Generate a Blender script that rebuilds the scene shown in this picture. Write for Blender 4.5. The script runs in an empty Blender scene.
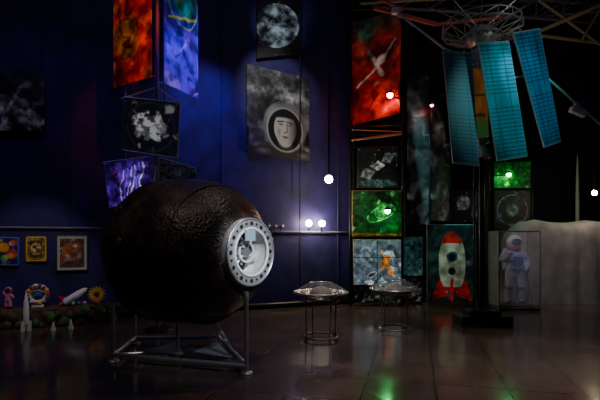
import bpy, math, random
import numpy as np
from mathutils import Vector, Matrix, noise as mnoise
random.seed(4)
S=bpy.context.scene
COL=S.collection
# ------------------------------------------------------------ materials
def mat(name,col=(.5,.5,.5),rough=.5,metal=0,em=None,es=0,bump=0,bscale=20,var=0,alpha=1,trans=0):
    m=bpy.data.materials.new(name); m.use_nodes=True
    nt=m.node_tree; b=nt.nodes['Principled BSDF']
    b.inputs['Base Color'].default_value=(*col,1)
    b.inputs['Roughness'].default_value=rough
    b.inputs['Metallic'].default_value=metal
    b.inputs['Alpha'].default_value=alpha
    b.inputs['Transmission Weight'].default_value=trans
    if em:
        b.inputs['Emission Color'].default_value=(*em,1); b.inputs['Emission Strength'].default_value=es
    tc=nt.nodes.new('ShaderNodeTexCoord')
    n=nt.nodes.new('ShaderNodeTexNoise'); n.inputs['Scale'].default_value=bscale; n.inputs['Detail'].default_value=6
    nt.links.new(tc.outputs['Object'],n.inputs['Vector'])
    if bump:
        bp=nt.nodes.new('ShaderNodeBump'); bp.inputs['Strength'].default_value=bump; bp.inputs['Distance'].default_value=.03
        nt.links.new(n.outputs['Fac'],bp.inputs['Height']); nt.links.new(bp.outputs['Normal'],b.inputs['Normal'])
    if var:
        r=nt.nodes.new('ShaderNodeValToRGB')
        r.color_ramp.elements[0].position=.3; r.color_ramp.elements[1].position=.7
        r.color_ramp.elements[0].color=(*[c*(1-var) for c in col],1)
        r.color_ramp.elements[1].color=(*[min(1,c*(1+var)) for c in col],1)
        nt.links.new(n.outputs['Fac'],r.inputs['Fac']); nt.links.new(r.outputs['Color'],b.inputs['Base Color'])
    return m
STEEL=mat('brushed_steel',(.6,.62,.66),.32,.8,var=.1)
DULL=mat('dull_steel',(.3,.3,.31),.4,.6,var=.15)
DARKM=mat('dark_metal',(.03,.03,.035),.4,.7,var=.2)
BLACK=mat('black_paint',(.01,.01,.012),.5,var=.2)
WHITE=mat('white_paint',(.75,.75,.78),.5,var=.05)
GLASS=mat('clear_acrylic',(.8,.9,.95),.03,alpha=.16)
TAN=mat('tan_beam',(.34,.24,.13),.6,.1,var=.3)
RUST=mat('red_pipe',(.45,.07,.04),.5,.1,var=.2)
RED=mat('red_paint',(.6,.03,.03),.45,var=.1)
YEL=mat('yellow_paper',(.8,.5,.03),.6,var=.1)
BLUEP=mat('blue_paint',(.05,.12,.6),.5,var=.1)
GRN=mat('green_paper',(.04,.16,.04),.7,var=.3)
PINK=mat('pink_paper',(.7,.2,.4),.6,var=.1)
def emis(name,c,s): return mat(name,c,.5,0,c,s)
BULB=emis('bulb_warm',(1,.82,.55),130)
# ------------------------------------------------------------ mesh helpers
def empty(name,loc=(0,0,0)):
    e=bpy.data.objects.new(name,None); e.location=loc; e.empty_display_size=.2; COL.objects.link(e); return e
def link(o,parent=None):
    COL.objects.link(o)
    if parent:
        o.parent=parent; o.matrix_parent_inverse=Matrix.Translation(-Vector(parent.location))
    return o
def mesh(name,v,f,m=None,parent=None,smooth=False,M=None):
    me=bpy.data.meshes.new(name); me.from_pydata([tuple(x) for x in v],[],f); me.update()
    if m: me.materials.append(m)
    if smooth: me.polygons.foreach_set('use_smooth',[True]*len(me.polygons))
    o=bpy.data.objects.new(name,me)
    if M is not None: o.matrix_world=M
    return link(o,parent)
def box(name,c,s,m,parent=None,rz=0,bev=0,rx=0,ry=0):
    x,y,z=[a/2 for a in s]
    v=[(i*x,j*y,k*z) for i in(-1,1) for j in(-1,1) for k in(-1,1)]
    f=[(0,1,3,2),(4,6,7,5),(0,4,5,1),(2,3,7,6),(0,2,6,4),(1,5,7,3)]
    M=Matrix.Translation(c)@Matrix.Rotation(rz,4,'Z')@Matrix.Rotation(ry,4,'Y')@Matrix.Rotation(rx,4,'X')
    o=mesh(name,v,f,m,parent,M=M)
    if bev:
        b=o.modifiers.new('bevel','BEVEL'); b.width=bev; b.segments=2
    return o
def lathe(name,prof,m,parent=None,M=Matrix(),seg=48,rough=0):
    v=[];f=[]
    for r,z in prof:
        for i in range(seg):
            a=2*math.pi*i/seg; rr=r
            if rough and r>.45:
                p=Vector((math.cos(a)*r,math.sin(a)*r,z)); rr=r+rough*(mnoise.noise(p*3)+.4*mnoise.noise(p*8))
            v.append((rr*math.cos(a),rr*math.sin(a),z))
    for j in range(len(prof)-1):
        for i in range(seg):
            k=(i+1)%seg; f.append((j*seg+i,j*seg+k,(j+1)*seg+k,(j+1)*seg+i))
    return mesh(name,v,f,m,parent,True,M)
def axisM(p,d):
    z=Vector(d).normalized(); return Matrix.Translation(p)@z.to_track_quat('Z','Y').to_matrix().to_4x4()
def tubes_data(segs,n=10):
    v=[];f=[]
    for p,q,r in segs:
        p=Vector(p);q=Vector(q);d=q-p
        R=d.to_track_quat('Z','Y').to_matrix(); b=len(v)
        for e in(p,q):
            for i in range(n):
                a=2*math.pi*i/n; v.append(e+R@Vector((r*math.cos(a),r*math.sin(a),0)))
        for i in range(n):
            k=(i+1)%n; f.append((b+i,b+k,b+n+k,b+n+i))
        f.append(tuple(b+i for i in reversed(range(n)))); f.append(tuple(b+n+i for i in range(n)))
    return v,f
def tubes(name,segs,m,parent=None,n=10):
    v,f=tubes_data(segs,n); return mesh(name,v,f,m,parent)
def tube(name,p,q,r,m,parent=None,n=12): return tubes(name,[(p,q,r)],m,parent,n)
def torus(name,R,r,m,parent=None,M=Matrix(),seg=48,n=10):
    pr=[(R+r*math.cos(2*math.pi*i/n),r*math.sin(2*math.pi*i/n)) for i in range(n+1)]
    return lathe(name,pr,m,parent,M,seg)
def ball(name,c,r,m,parent=None,sc=(1,1,1),seg=24):
    pr=[(r*math.sin(math.pi*i/14)+1e-5,-r*math.cos(math.pi*i/14)) for i in range(15)]
    return lathe(name,pr,m,parent,Matrix.Translation(c)@Matrix.Diagonal((*sc,1)),seg)
# ------------------------------------------------------------ painted boards
def vn(u,v,f,seed):
    g=np.random.RandomState(seed).rand(70,70)
    x=np.abs(u*f)%68; y=np.abs(v*f)%68
    i=x.astype(int); j=y.astype(int); a=x-i; b=y-j; a=a*a*(3-2*a); b=b*b*(3-2*b)
    return g[i,j]*(1-a)*(1-b)+g[i+1,j]*a*(1-b)+g[i,j+1]*(1-a)*b+g[i+1,j+1]*a*b
def fb(u,v,f,seed=1,o=4):
    t=0;w=0
    for k in range(o):
        t=t+vn(u+k*.13,v+k*.29,f*2**k,seed+k)*.55**k; w+=.55**k
    return t/w
class Cv:
    def __init__(s,U,V,a): s.u=U;s.v=V;s.u0=U;s.v0=V;s.a=a;s.c=np.zeros(U.shape+(3,))
    def warp(s,k=.05,f=5,seed=3):
        du=(fb(s.u*s.a,s.v,f,seed)-.5)*k; dv=(fb(s.u*s.a,s.v,f,seed+20)-.5)*k
        s.u=s.u+du/s.a; s.v=s.v+dv
    def unwarp(s): s.u=s.u0; s.v=s.v0
    def grain(s,seed=5,k=.9,f=14):
        n=fb(s.u*s.a,s.v,f,seed,3); s.mul(np.clip(1+(n-.5)*2*k,0.1,2))
    def fill(s,c): s.c[:]=c
    def bl(s,m,c): s.c=s.c*(1-m[...,None])+np.array(c)*m[...,None]
    def md(s,cu,cv,ru,rv=None,rot=0,soft=.15):
        if rv is None: rv=ru
        x=(s.u-cu)*s.a; y=s.v-cv
        c,t=math.cos(rot),math.sin(rot)
        X=x*c+y*t; Y=-x*t+y*c
        d=np.sqrt((X/ru)**2+(Y/rv)**2)
        return np.clip((1-d)/soft,0,1)
    def ell(s,cu,cv,ru,rv=None,c=(1,1,1),rot=0,soft=.15,k=1): s.bl(s.md(cu,cv,ru,rv,rot,soft)*k,c)
    def ring(s,cu,cv,r,w,c,k=1,rv=None,rot=0):
        m=s.md(cu,cv,r,rv,rot,.08)*(1-s.md(cu,cv,r-w,(rv or r)-w,rot,.08)); s.bl(m*k,c)
    def poly(s,P,c,k=1):
        m=np.zeros(s.u.shape,bool); n=len(P)
        for i in range(n):
            x1,y1=P[i];x2,y2=P[(i+1)%n]
            if y1==y2: continue
            cond=((y1>s.v)!=(y2>s.v))&(s.u<(x2-x1)*(s.v-y1)/(y2-y1)+x1); m^=cond
        s.bl(m*float(k),c)
    def rect(s,a,b,c_,d,c,k=1): s.bl(((s.u>=a)&(s.u<=c_)&(s.v>=b)&(s.v<=d))*float(k),c)
    def line(s,p,q,w,c,k=1):
        x=(s.u)*s.a;y=s.v;px,py=p[0]*s.a,p[1];qx,qy=q[0]*s.a,q[1]
        dx,dy=qx-px,qy-py;t=np.clip(((x-px)*dx+(y-py)*dy)/(dx*dx+dy*dy),0,1)
        d=np.hypot(x-px-t*dx,y-py-t*dy); s.bl(np.clip((w-d)/(w*.4),0,1)*k,c)
    def mul(s,m): s.c=s.c*m[...,None]
    def stars(s,n,seed,c=(1,1,1)):
        r=np.random.RandomState(seed)
        for i in range(n): s.ell(r.rand(),r.rand(),.006+.006*r.rand(),c=c,soft=.5)
    def collage(s,seed,pal,n=22,sz=.12):
        r=np.random.RandomState(seed)
        for i in range(n):
            c=np.array(pal[r.randint(len(pal))]); q=r.rand(); x,y=r.rand(2); z=sz*(.3+r.rand())
            if q<.45: s.ell(x,y,z,z*(.4+.8*r.rand()),c=c,rot=r.rand()*3,soft=.25+.6*r.rand(),k=.75)
            elif q<.6: s.ring(x,y,z*1.2,.012,c,.8,rv=z*(.5+.7*r.rand()),rot=r.rand()*3)
            elif q<.8: a=r.rand()*6.3; s.line((x,y),(x+z*1.6*math.cos(a)/s.a,y+z*1.6*math.sin(a)),.006+.014*r.rand(),c,.85)
            else:
                a=r.rand()*6.3; P=[(x+z*math.cos(a+k)*(.5+r.rand()*.6)/s.a,y+z*math.sin(a+k)*(.5+.6*r.rand())) for k in(0,1.3,2.7,4.2)]; s.poly(P,c,.75)
def glyphs(cv,txt,u,v,h,c,k=1):
    G={'C':"111100100100111",'P':"111101111100100"}
    px=h/5/cv.a
    for ch in txt:
        for i,b in enumerate(G[ch]):
            if b=='1': cv.rect(u+(i%3)*px,v-(i//3+1)*h/5,u+(i%3+1)*px,v-(i//3)*h/5,c,k)
        u+=4*px
def board(name,cor,paint,parent=None,res=110,th=.03,es=0,rough=.5,frame=None,fr=.015,alpha=1):
    bl,br,tr,tl=[np.array(c,float) for c in cor]
    W=np.linalg.norm(br-bl);H=np.linalg.norm(tl-bl)
    if H>=W: ny=res;nx=max(8,int(res*W/H))
    else: nx=res;ny=max(8,int(res*H/W))
    U,V=np.meshgrid(np.linspace(0,1,nx),np.linspace(0,1,ny))
    P=(bl*((1-U)*(1-V))[...,None]+br*(U*(1-V))[...,None]+tr*(U*V)[...,None]+tl*((1-U)*V)[...,None]).reshape(-1,3)
    cen=P.mean(0)
    idx=np.arange(nx*ny).reshape(ny,nx)
    F=np.stack([idx[:-1,:-1],idx[:-1,1:],idx[1:,1:],idx[1:,:-1]],-1).reshape(-1,4)
    me=bpy.data.meshes.new(name); me.from_pydata((P-cen).tolist(),[],F.tolist()); me.update()
    cv=Cv(U,V,W/H); paint(cv)
    c=np.clip(cv.c,0,1)**2.2
    rgba=np.concatenate([c.reshape(-1,3),np.ones((nx*ny,1))],1).astype(np.float32)
    at=me.color_attributes.new('paint','FLOAT_COLOR','POINT'); at.data.foreach_set('color',rgba.ravel())
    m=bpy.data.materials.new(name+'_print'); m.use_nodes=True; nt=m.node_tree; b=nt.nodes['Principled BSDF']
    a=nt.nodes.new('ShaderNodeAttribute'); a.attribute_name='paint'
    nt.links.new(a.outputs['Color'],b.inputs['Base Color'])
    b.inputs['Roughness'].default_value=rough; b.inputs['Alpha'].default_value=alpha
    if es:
        nt.links.new(a.outputs['Color'],b.inputs['Emission Color']); b.inputs['Emission Strength'].default_value=es  # faint emission in the print colour, also on boards without a backlight
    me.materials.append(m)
    o=bpy.data.objects.new(name,me); o.location=cen; link(o,parent)
    sm=o.modifiers.new('thick','SOLIDIFY'); sm.thickness=th; sm.offset=0
    if frame:
        q=[tuple(x) for x in(bl,br,tr,tl)]
        tubes(name+'_frame',[(q[i],q[(i+1)%4],fr) for i in range(4)],frame,parent or o,8)
    return o
# ------------------------------------------------------------ room
def wy(x): return 10.87+.418*x
WM=mat('blue_wall_cloth',(.017,.013,.115),.7,bump=.3,bscale=3,var=.4); WM2=mat('dark_wall',(.02,.02,.04),.8,bump=.2,bscale=4,var=.3)
H=9
def wall(name,p,q,m,t=.2,h=H):
    d=Vector((q[0]-p[0],q[1]-p[1],0)); n=Vector((-d.y,d.x,0)).normalized()*t
    P=[Vector((p[0],p[1],0)),Vector((q[0],q[1],0))]
    v=[P[0],P[1],P[1]+n,P[0]+n]; v=v+[x+Vector((0,0,h)) for x in v]
    mesh(name,v,[(0,1,2,3),(4,7,6,5),(0,4,5,1),(1,5,6,2),(2,6,7,3),(3,7,4,0)],m)
wall('wall_back',(-9,wy(-9)),(1.3,wy(1.3)),WM)
wall('wall_alcove_side',(1.3,wy(1.3)),(1.6,14),WM2,.1)
wall('wall_alcove_back',(1.6,14),(12,14),WM2)
wall('wall_right',(12,14),(12,-4),WM2)
wall('wall_front',(12,-4),(-9,-4),WM2)
wall('wall_left',(-9,-4),(-9,wy(-9)),WM)
box('ceiling',(1.5,5,H+.1),(21.5,18.6,.2),mat('dark_ceiling',(.012,.012,.015),.8,bump=.3,bscale=5))
FM=mat('polished_tile',(.1,.075,.065),.2); nt=FM.node_tree; b=nt.nodes['Principled BSDF']
tc=nt.nodes.new('ShaderNodeTexCoord'); mp=nt.nodes.new('ShaderNodeMapping'); mp.inputs['Rotation'].default_value=(0,0,.25)
br=nt.nodes.new('ShaderNodeTexBrick'); br.offset=0; br.inputs['Scale'].default_value=1
br.inputs['Brick Width'].default_value=.75; br.inputs['Row Height'].default_value=.75; br.inputs['Mortar Size'].default_value=.008
br.inputs['Color1'].default_value=(.2,.14,.12,1); br.inputs['Color2'].default_value=(.13,.098,.088,1); br.inputs['Mortar'].default_value=(.03,.024,.022,1)
no=nt.nodes.new('ShaderNodeTexNoise'); no.inputs['Scale'].default_value=2.5; no.inputs['Detail'].default_value=8
mr=nt.nodes.new('ShaderNodeMapRange'); mr.inputs[3].default_value=.04; mr.inputs[4].default_value=.26
mx=nt.nodes.new('ShaderNodeMixRGB'); mx.blend_type='MULTIPLY'; mx.inputs[0].default_value=.6
nt.links.new(tc.outputs['Object'],mp.inputs['Vector']); nt.links.new(mp.outputs['Vector'],br.inputs['Vector']); nt.links.new(tc.outputs['Object'],no.inputs['Vector'])
nt.links.new(no.outputs['Fac'],mr.inputs[0]); nt.links.new(mr.outputs[0],b.inputs['Roughness'])
nt.links.new(br.outputs['Color'],mx.inputs[1]); nt.links.new(no.outputs['Fac'],mx.inputs[2]); nt.links.new(mx.outputs[0],b.inputs['Base Color'])
b.inputs['Specular IOR Level'].default_value=.75
n3=nt.nodes.new('ShaderNodeTexNoise'); n3.inputs['Scale'].default_value=1.3
sb=nt.nodes.new('ShaderNodeMath'); sb.operation='MULTIPLY_ADD'; sb.inputs[1].default_value=-.4
nt.links.new(br.outputs['Fac'],sb.inputs[0]); nt.links.new(n3.outputs['Fac'],sb.inputs[2]); nt.links.new(tc.outputs['Object'],n3.inputs['Vector'])
bp=nt.nodes.new('ShaderNodeBump'); bp.inputs['Strength'].default_value=.25; bp.inputs['Distance'].default_value=.012
nt.links.new(sb.outputs[0],bp.inputs['Height']); nt.links.new(bp.outputs['Normal'],b.inputs['Normal'])
box('floor',(1.5,5,-.1),(21.5,18.6,.2),FM)
TRM=mat('rail_grey',(.2,.2,.25),.5)
def wseg(x): return Vector((x,wy(x)-.06,0))
def rail(name,x0,x1,z,r): 
    a=wseg(x0);c=wseg(x1);a.z=c.z=z; tube(name,a,c,r,TRM)
rail('trim_1',-8.5,-3.9,1.84,.018); rail('trim_2',-1.0,1.2,1.8,.02)
tubes('trim_3',[((x,wy(x)-.01,0),(x,wy(x)-.01,8.9),.02) for x in(-7.2,-5.9,-4.55,-3.3,-1.75,.95)],WM)
a=wseg(-8.5);c=wseg(1.25);a.z=c.z=.08
tube('baseboard_back',a,c,.06,DARKM)
# ------------------------------------------------------------ capsule
cap=empty('descent_capsule',(-1.5,6.1,0))
RC=Vector((-.65,5.45,1.455)); 
MC=Matrix(((.6,0,-.8,RC.x),(.8,0,.6,RC.y),(0,-1,0,RC.z),(0,0,0,1)))
BM=mat('charred_hull',(.03,.02,.016),.5,.1); nt=BM.node_tree; b=nt.nodes['Principled BSDF']
b.inputs['Roughness'].default_value=.42; b.inputs['Specular IOR Level'].default_value=.45; b.inputs['Metallic'].default_value=.25
tc=nt.nodes.new('ShaderNodeTexCoord')
no=nt.nodes.new('ShaderNodeTexNoise'); no.inputs['Scale'].default_value=2.2; no.inputs['Detail'].default_value=9; no.inputs['Roughness'].default_value=.65; no.inputs['Distortion'].default_value=.5
vo=nt.nodes.new('ShaderNodeTexVoronoi'); vo.inputs['Scale'].default_value=30
ra=nt.nodes.new('ShaderNodeValToRGB'); e=ra.color_ramp.elements
e[0].position=.36;e[0].color=(.006,.005,.005,1);e[1].position=.68;e[1].color=(.095,.06,.042,1)
en=ra.color_ramp.elements.new(.52); en.color=(.025,.017,.014,1)
nt.links.new(tc.outputs['Object'],vo.inputs['Vector']); nt.links.new(tc.outputs['Object'],no.inputs['Vector'])
nt.links.new(no.outputs['Fac'],ra.inputs['Fac']); nt.links.new(ra.outputs['Color'],b.inputs['Base Color'])
ad=nt.nodes.new('ShaderNodeMath'); ad.operation='MULTIPLY_ADD'; ad.inputs[1].default_value=2.0
nt.links.new(no.outputs['Fac'],ad.inputs[0]); nt.links.new(vo.outputs['Distance'],ad.inputs[2])
bp=nt.nodes.new('ShaderNodeBump'); bp.inputs['Strength'].default_value=.38; bp.inputs['Distance'].default_value=.018
nt.links.new(ad.outputs[0],bp.inputs['Height']); nt.links.new(bp.outputs['Normal'],b.inputs['Normal'])
prof=[(.29,.0),(.4,.0),(.47,.03),(.58,.12),(.72,.27),(.83,.45),(.91,.65),(.955,.9),(.975,1.15),(.97,1.4),(.93,1.6),(.87,1.74),(.78,1.84),(.6,1.93),(.35,1.98),(.001,2.0)]
def cr(P,n=4):
    out=[]
    for i in range(len(P)-1):
        p0=P[max(i-1,0)];p1=P[i];p2=P[i+1];p3=P[min(i+2,len(P)-1)]
        for k in range(n):
            t=k/n; out.append(tuple(.5*((2*p1[j])+(-p0[j]+p2[j])*t+(2*p0[j]-5*p1[j]+4*p2[j]-p3[j])*t*t+(-p0[j]+3*p1[j]-3*p2[j]+p3[j])*t**3) for j in(0,1)))
    out.append(P[-1]); return out
lathe('hull',cr(prof,6),BM,cap,MC,160,rough=.01)
torus('hull_seam_1',.968,.01,BM,cap,MC@Matrix.Translation((0,0,1.47)),96)
torus('hull_seam_2',.835,.008,BM,cap,MC@Matrix.Translation((0,0,.45)),96)
FL=mat('machined_flange',(.42,.42,.45),.38,.5,var=.2,bscale=30)
lathe('hatch_flange',[(.27,.02),(.27,-.07),(.29,-.085),(.395,-.085),(.41,-.07),(.41,.02)],FL,cap,MC,72)
torus('hatch_outer_rim',.4,.014,STEEL,cap,MC@Matrix.Translation((0,0,-.085)),72)
torus('hatch_inner_lip',.285,.017,WHITE,cap,MC@Matrix.Translation((0,0,-.09)),64)
CAV=mat('hatch_interior',(.85,.85,.88),.4,.0,var=.5,bscale=7,bump=.5)
lathe('hatch_well',[(.27,-.06),(.265,.04),(.25,.08),(.245,.15),(.001,.16)],CAV,cap,MC,48)
bolts=[]
for i in range(24):
    a=2*math.pi*i/24
    p=MC@Vector((.345*math.cos(a),.345*math.sin(a),-.08)); q=MC@Vector((.345*math.cos(a),.345*math.sin(a),-.09))
    bolts.append((p,q,.016 if i%2 else .026))
tubes('flange_bolts',bolts,BLACK,cap,10)
def cl(x,y,z): return MC@Vector((x,y,z))
tubes('hatch_hardware',[(cl(-.2,-.1,.05),cl(.2,.12,.05),.016),(cl(-.15,.17,.04),(cl(.16,-.17,.04)),.014),(cl(0,0,.16),cl(0,0,-.01),.055),(cl(.11,.1,.16),cl(.11,.1,.05),.045),(cl(-.12,.1,.16),cl(-.12,.1,.06),.04),(cl(-.08,-.13,.16),cl(-.08,-.13,.04),.035)],STEEL,cap,16)
torus('hatch_wheel',.12,.014,WHITE,cap,MC@Matrix.Translation((0,0,0)),40)
tubes('hatch_dark_pipes',[(cl(-.23,.02,.1),cl(.05,.21,.1),.024),(cl(.02,-.23,.1),cl(.22,-.02,.1),.026),(cl(-.2,.14,.12),cl(-.02,.23,.12),.014),(cl(-.22,-.08,.11),cl(-.06,-.2,.11),.02),(cl(.16,.05,.12),cl(.05,.2,.12),.016)],DARKM,cap)
box('inspection_tag',cl(-.06,-.2,-.12),(.17,.012,.13),mat('tag',(.3,.42,.5),.5),cap,rz=math.radians(53.1),rx=0)
def onhull(t,ang,r):
    d=Vector((math.cos(ang),math.sin(ang),0)); return cl(d.x*r,d.y*r,t),(MC.to_3x3()@d)
for i,(t,ang,r,s) in enumerate([(1.25,math.radians(185),.972,.12),(.75,math.radians(150),.93,.08),(1.45,math.radians(215),.96,.06)]):
    p,d=onhull(t,ang,r); M=axisM(p,d)
    torus('porthole_%d'%i,s,.014,DARKM,cap,M,32)
    lathe('porthole_glass_%d'%i,[(.001,.015),(s,.008),(s,-.05)],BLACK,cap,M,32)
FR=(-.64,5.38,0);FLt=(-2.46,5.92,0);BR=(-1.25,6.95,0);BL_=(-2.55,6.95,0)
def z(p,h): return (p[0],p[1],h)
segs=[]
segs+=[(z(FR,0.02),z(FR,.98),.028),(z(FLt,.02),z(FLt,.78),.026),(z(BR,.02),z(BR,.75),.022),(z(BL_,.02),z(BL_,.8),.022)]
for p,q in[(FR,FLt),(FR,BR),(BR,BL_),(BL_,FLt)]:
    segs.append((z(p,.09),z(q,.09),.034))
segs+=[(z(FR,.09),(-1.75,6.5,.09),.024),(z(FLt,.09),(-1.3,6.2,.09),.024)]
segs+=[((-1.62,5.95,.05),(-1.62,5.95,.5),.022),((-1.0,6.5,.05),(-1.2,6.25,.5),.02)]
segs+=[(z(FR,.95),(-.98,5.75,.85),.024),(z(FLt,.76),(-2.2,6.1,.76),.02),(z(BR,.74),(-1.4,6.6,.66),.02),(z(BL_,.78),(-2.3,6.7,.72),.02)]
tubes('stand_frame',segs,STEEL,cap,14)
for i,p in enumerate([FR,FLt,BR,BL_]): lathe('stand_foot_%d'%i,[(.001,.03),(.05,.03),(.075,.018),(.08,0),(.001,0)],STEEL,cap,Matrix.Translation(p),20)
GP=mat('gusset_plate',(.5,.6,.7),.3,.3,var=.1)
for i,(A,B_,C_) in enumerate([((-2.05,5.95),(-1.5,5.78),(-1.72,6.35)),((-1.4,5.9),(-.85,5.6),(-1.15,6.3))]):
    v=[(A[0],A[1],.14),(B_[0],B_[1],.14),(C_[0],C_[1],.17)]; v+=[(x,y,zz-.015) for x,y,zz in v]
    mesh('stand_gusset_%d'%i,v,[(0,1,2),(3,5,4),(0,3,4,1),(1,4,5,2),(2,5,3,0)],GP,cap)
arc=[]
for t,rr in((.62,.92),(1.5,.97)):
    pts=[cl(rr*math.cos(a),rr*math.sin(a),t) for a in np.linspace(math.radians(35),math.radians(145),13)]
    arc+=[(pts[i],pts[i+1],.022) for i in range(12)]
tubes('stand_cradle',arc,DARKM,cap)
# ------------------------------------------------------------ wall posters
def wc(x0,x1,z00,z10,z11,z01,off=.09): return [(x0,wy(x0)-off,z00),(x1,wy(x1)-off,z10),(x1,wy(x1)-off,z11),(x0,wy(x0)-off,z01)]
def p_moon(c):
    c.fill((.06,.06,.08)); c.stars(25,3,(.5,.5,.5))
    n=fb(c.u*c.a,c.v,7,5,5)
    m=c.md(.48,.5,.37,soft=.03); sh=np.clip(.42+.5*(c.u-.1)+(n-.5)*3,0.06,1.2)
    c.c=c.c*(1-m[...,None])+(np.array((.6,.66,.7))*sh[...,None])*m[...,None]
    r=np.random.RandomState(2)
    for i in range(14): c.ring(.48+.5*(r.rand()-.5),.5+.45*(r.rand()-.5),.02+.03*r.rand(),.012,(.7,.74,.76),.5)
def p_cosmo(c):
    c.warp(.06,5,4)
    n=fb(c.u*c.a,c.v,4,9,5); c.fill((.4,.41,.42)); c.mul(np.clip(-.1+n*2.1-.3*(c.v<.3),0.05,1.4))
    c.ell(.12,.5,.25,.3,(.08,.08,.09),soft=.7,k=.5); c.ell(.75,.88,.3,.1,(.12,.12,.13),soft=.7,k=.7); c.ell(.2,.75,.2,.1,(.6,.6,.62),soft=.9,k=.6)
    c.grain(12,.9,16); c.unwarp()
    c.poly([(.0,0),(.1,.08),(.34,.13),(.9,.13),(1,.1),(1,0)],(.2,.2,.21)); c.ell(.25,.05,.12,.05,(.45,.45,.45),soft=.9); c.ell(.9,.05,.1,.05,(.4,.4,.4),soft=.9)
    c.ell(.6,.36,.28,.31,(.42,.43,.44),soft=.07); c.ell(.42,.46,.12,.16,(.75,.75,.75),soft=.9,k=.7); c.ell(.82,.35,.1,.2,(.2,.2,.21),soft=.9,k=.8)
    glyphs(c,'CCCP',.44,.66,.04,(.12,.12,.12),.8)
    c.ell(.6,.325,.225,.258,(.05,.05,.05),soft=.05); c.ring(.6,.325,.235,.016,(.8,.8,.8),.9,rv=.268)
    c.ell(.6,.14,.12,.06,(.25,.25,.26),soft=.5)
    c.ell(.6,.34,.145,.2,(.72,.71,.69),soft=.08); c.ell(.6,.24,.108,.128,(.7,.69,.67),soft=.15)
    c.bl(c.md(.6,.34,.15,.205,soft=.1)*np.clip((c.u-.62)*4.6,0,.8),(.14,.14,.14))
    c.ell(.5,.29,.03,.07,(.45,.44,.43),soft=.9,k=.6)
    m=c.md(.6,.35,.165,.225,soft=.05)*np.clip((c.v-.46+.5*(c.u-.6)**2)*50,0,1); c.bl(m,(.07,.07,.07))
    for e,s in((.53,1),(.675,-1)):
        c.line((e-.05,.418-.006*s),(e+.05,.418+.006*s),.009,(.14,.13,.12),.9)
        c.ell(e,.385,.036,.016,(.2,.19,.18),soft=.6,k=.9); c.ell(e,.383,.021,.009,(.78,.77,.76),soft=.4); c.ell(e+.004,.383,.0095,.0095,(.03,.03,.03),soft=.4)
    c.line((.625,.395),(.637,.312),.009,(.32,.31,.3),.7); c.ell(.59,.335,.012,.04,(.85,.84,.83),soft=.9,k=.6); c.ell(.607,.297,.03,.009,(.18,.17,.17),soft=.6,k=.9)
    c.ell(.605,.243,.048,.0095,(.12,.1,.1),soft=.4,k=.95); c.ell(.605,.225,.034,.008,(.45,.4,.4),soft=.5,k=.8); c.ell(.6,.195,.03,.01,(.42,.41,.4),soft=.9,k=.6)
def p_dark(c):
    c.warp(.08); n=fb(c.u*c.a,c.v,6,21); c.fill((.42,.42,.45)); c.mul(np.clip((n-.42)*4*(1.15-c.v),0.05,1)); c.line((.55,.25),(.75,.7),.03,(.45,.45,.47)); c.ell(.5,.35,.1,.25,(.6,.6,.62),soft=.9,k=.8)
    c.ell(.7,.3,.14,.14,(.5,.5,.5),soft=.9,k=.7); c.collage(11,[(.4,.4,.42),(.07,.07,.07),(.2,.2,.22)],22,.1); c.grain(3,.9,12)
o1=board('moon_poster',wc(-1.0,0,5.78,6.05,7.4,7.3),p_moon,res=180,es=.08)
o2=board('cosmonaut_poster',wc(-1.22,.22,3.6,3.5,5.5,5.62),p_cosmo,res=300,es=.04)
o3=board('nebula_poster',wc(-6.3,-4.95,3.62,3.69,4.83,4.87),p_dark,es=.08)
for o_,xs,zz in((o1,(-.95,-.05),7.3),(o2,(-1.15,.15),5.5),(o3,(-6.2,-5.0),4.83)):
    tubes('hanging_wires',[((x,wy(x)-.09,zz-.05),(x,wy(x)-.09,9 if o_ is not o2 else 5.75),.006) for x in xs],DARKM,o_)
def p_k1(c):
    c.fill((.1,.12,.35)); c.ell(.3,.65,.2,c=(.9,.6,.1)); c.ell(.7,.4,.2,c=(.8,.2,.2)); c.ell(.35,.25,.14,c=(.2,.7,.4)); c.ell(.7,.8,.1,c=(.9,.9,.8)); c.collage(5,[(.9,.3,.2),(.2,.6,.8),(.9,.8,.3)],16)
def p_k2(c):
    c.fill((.62,.5,.2)); c.rect(.15,.13,.85,.87,(.3,.22,.1)); c.ell(.5,.5,.22,.3,(.75,.65,.4)); c.ell(.4,.6,.08,c=(.3,.2,.1)); c.ell(.6,.4,.1,c=(.4,.3,.2)); c.grain(4)
def p_k3(c):
    c.fill((.3,.25,.25)); c.warp(.05); c.ell(.5,.55,.3,c=(.6,.35,.2)); c.collage(8,[(.7,.6,.55),(.75,.3,.15),(.25,.3,.45),(.5,.2,.2),(.9,.8,.6)],22); c.grain(4,.5); c.unwarp()
    m=1-((c.u>.1)&(c.u<.9)&(c.v>.08)&(c.v<.92)); c.bl(m.astype(float),(.75,.73,.68))
for nm,x0,x1,z0,z1,pp,fm in[('childrens_drawing',-5.68,-5.37,1.13,1.64,p_k1,BLUEP),('childrens_drawing',-5.24,-4.95,1.2,1.65,p_k2,YEL),('childrens_drawing',-4.77,-4.27,1.0,1.68,p_k3,BLACK),('childrens_drawing',-6.3,-5.9,1.1,1.6,p_k3,BLACK)]:
    board(nm,wc(x0,x1,z0,z0,z1,z1,.05),pp,res=70,frame=fm,fr=.018)
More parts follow.
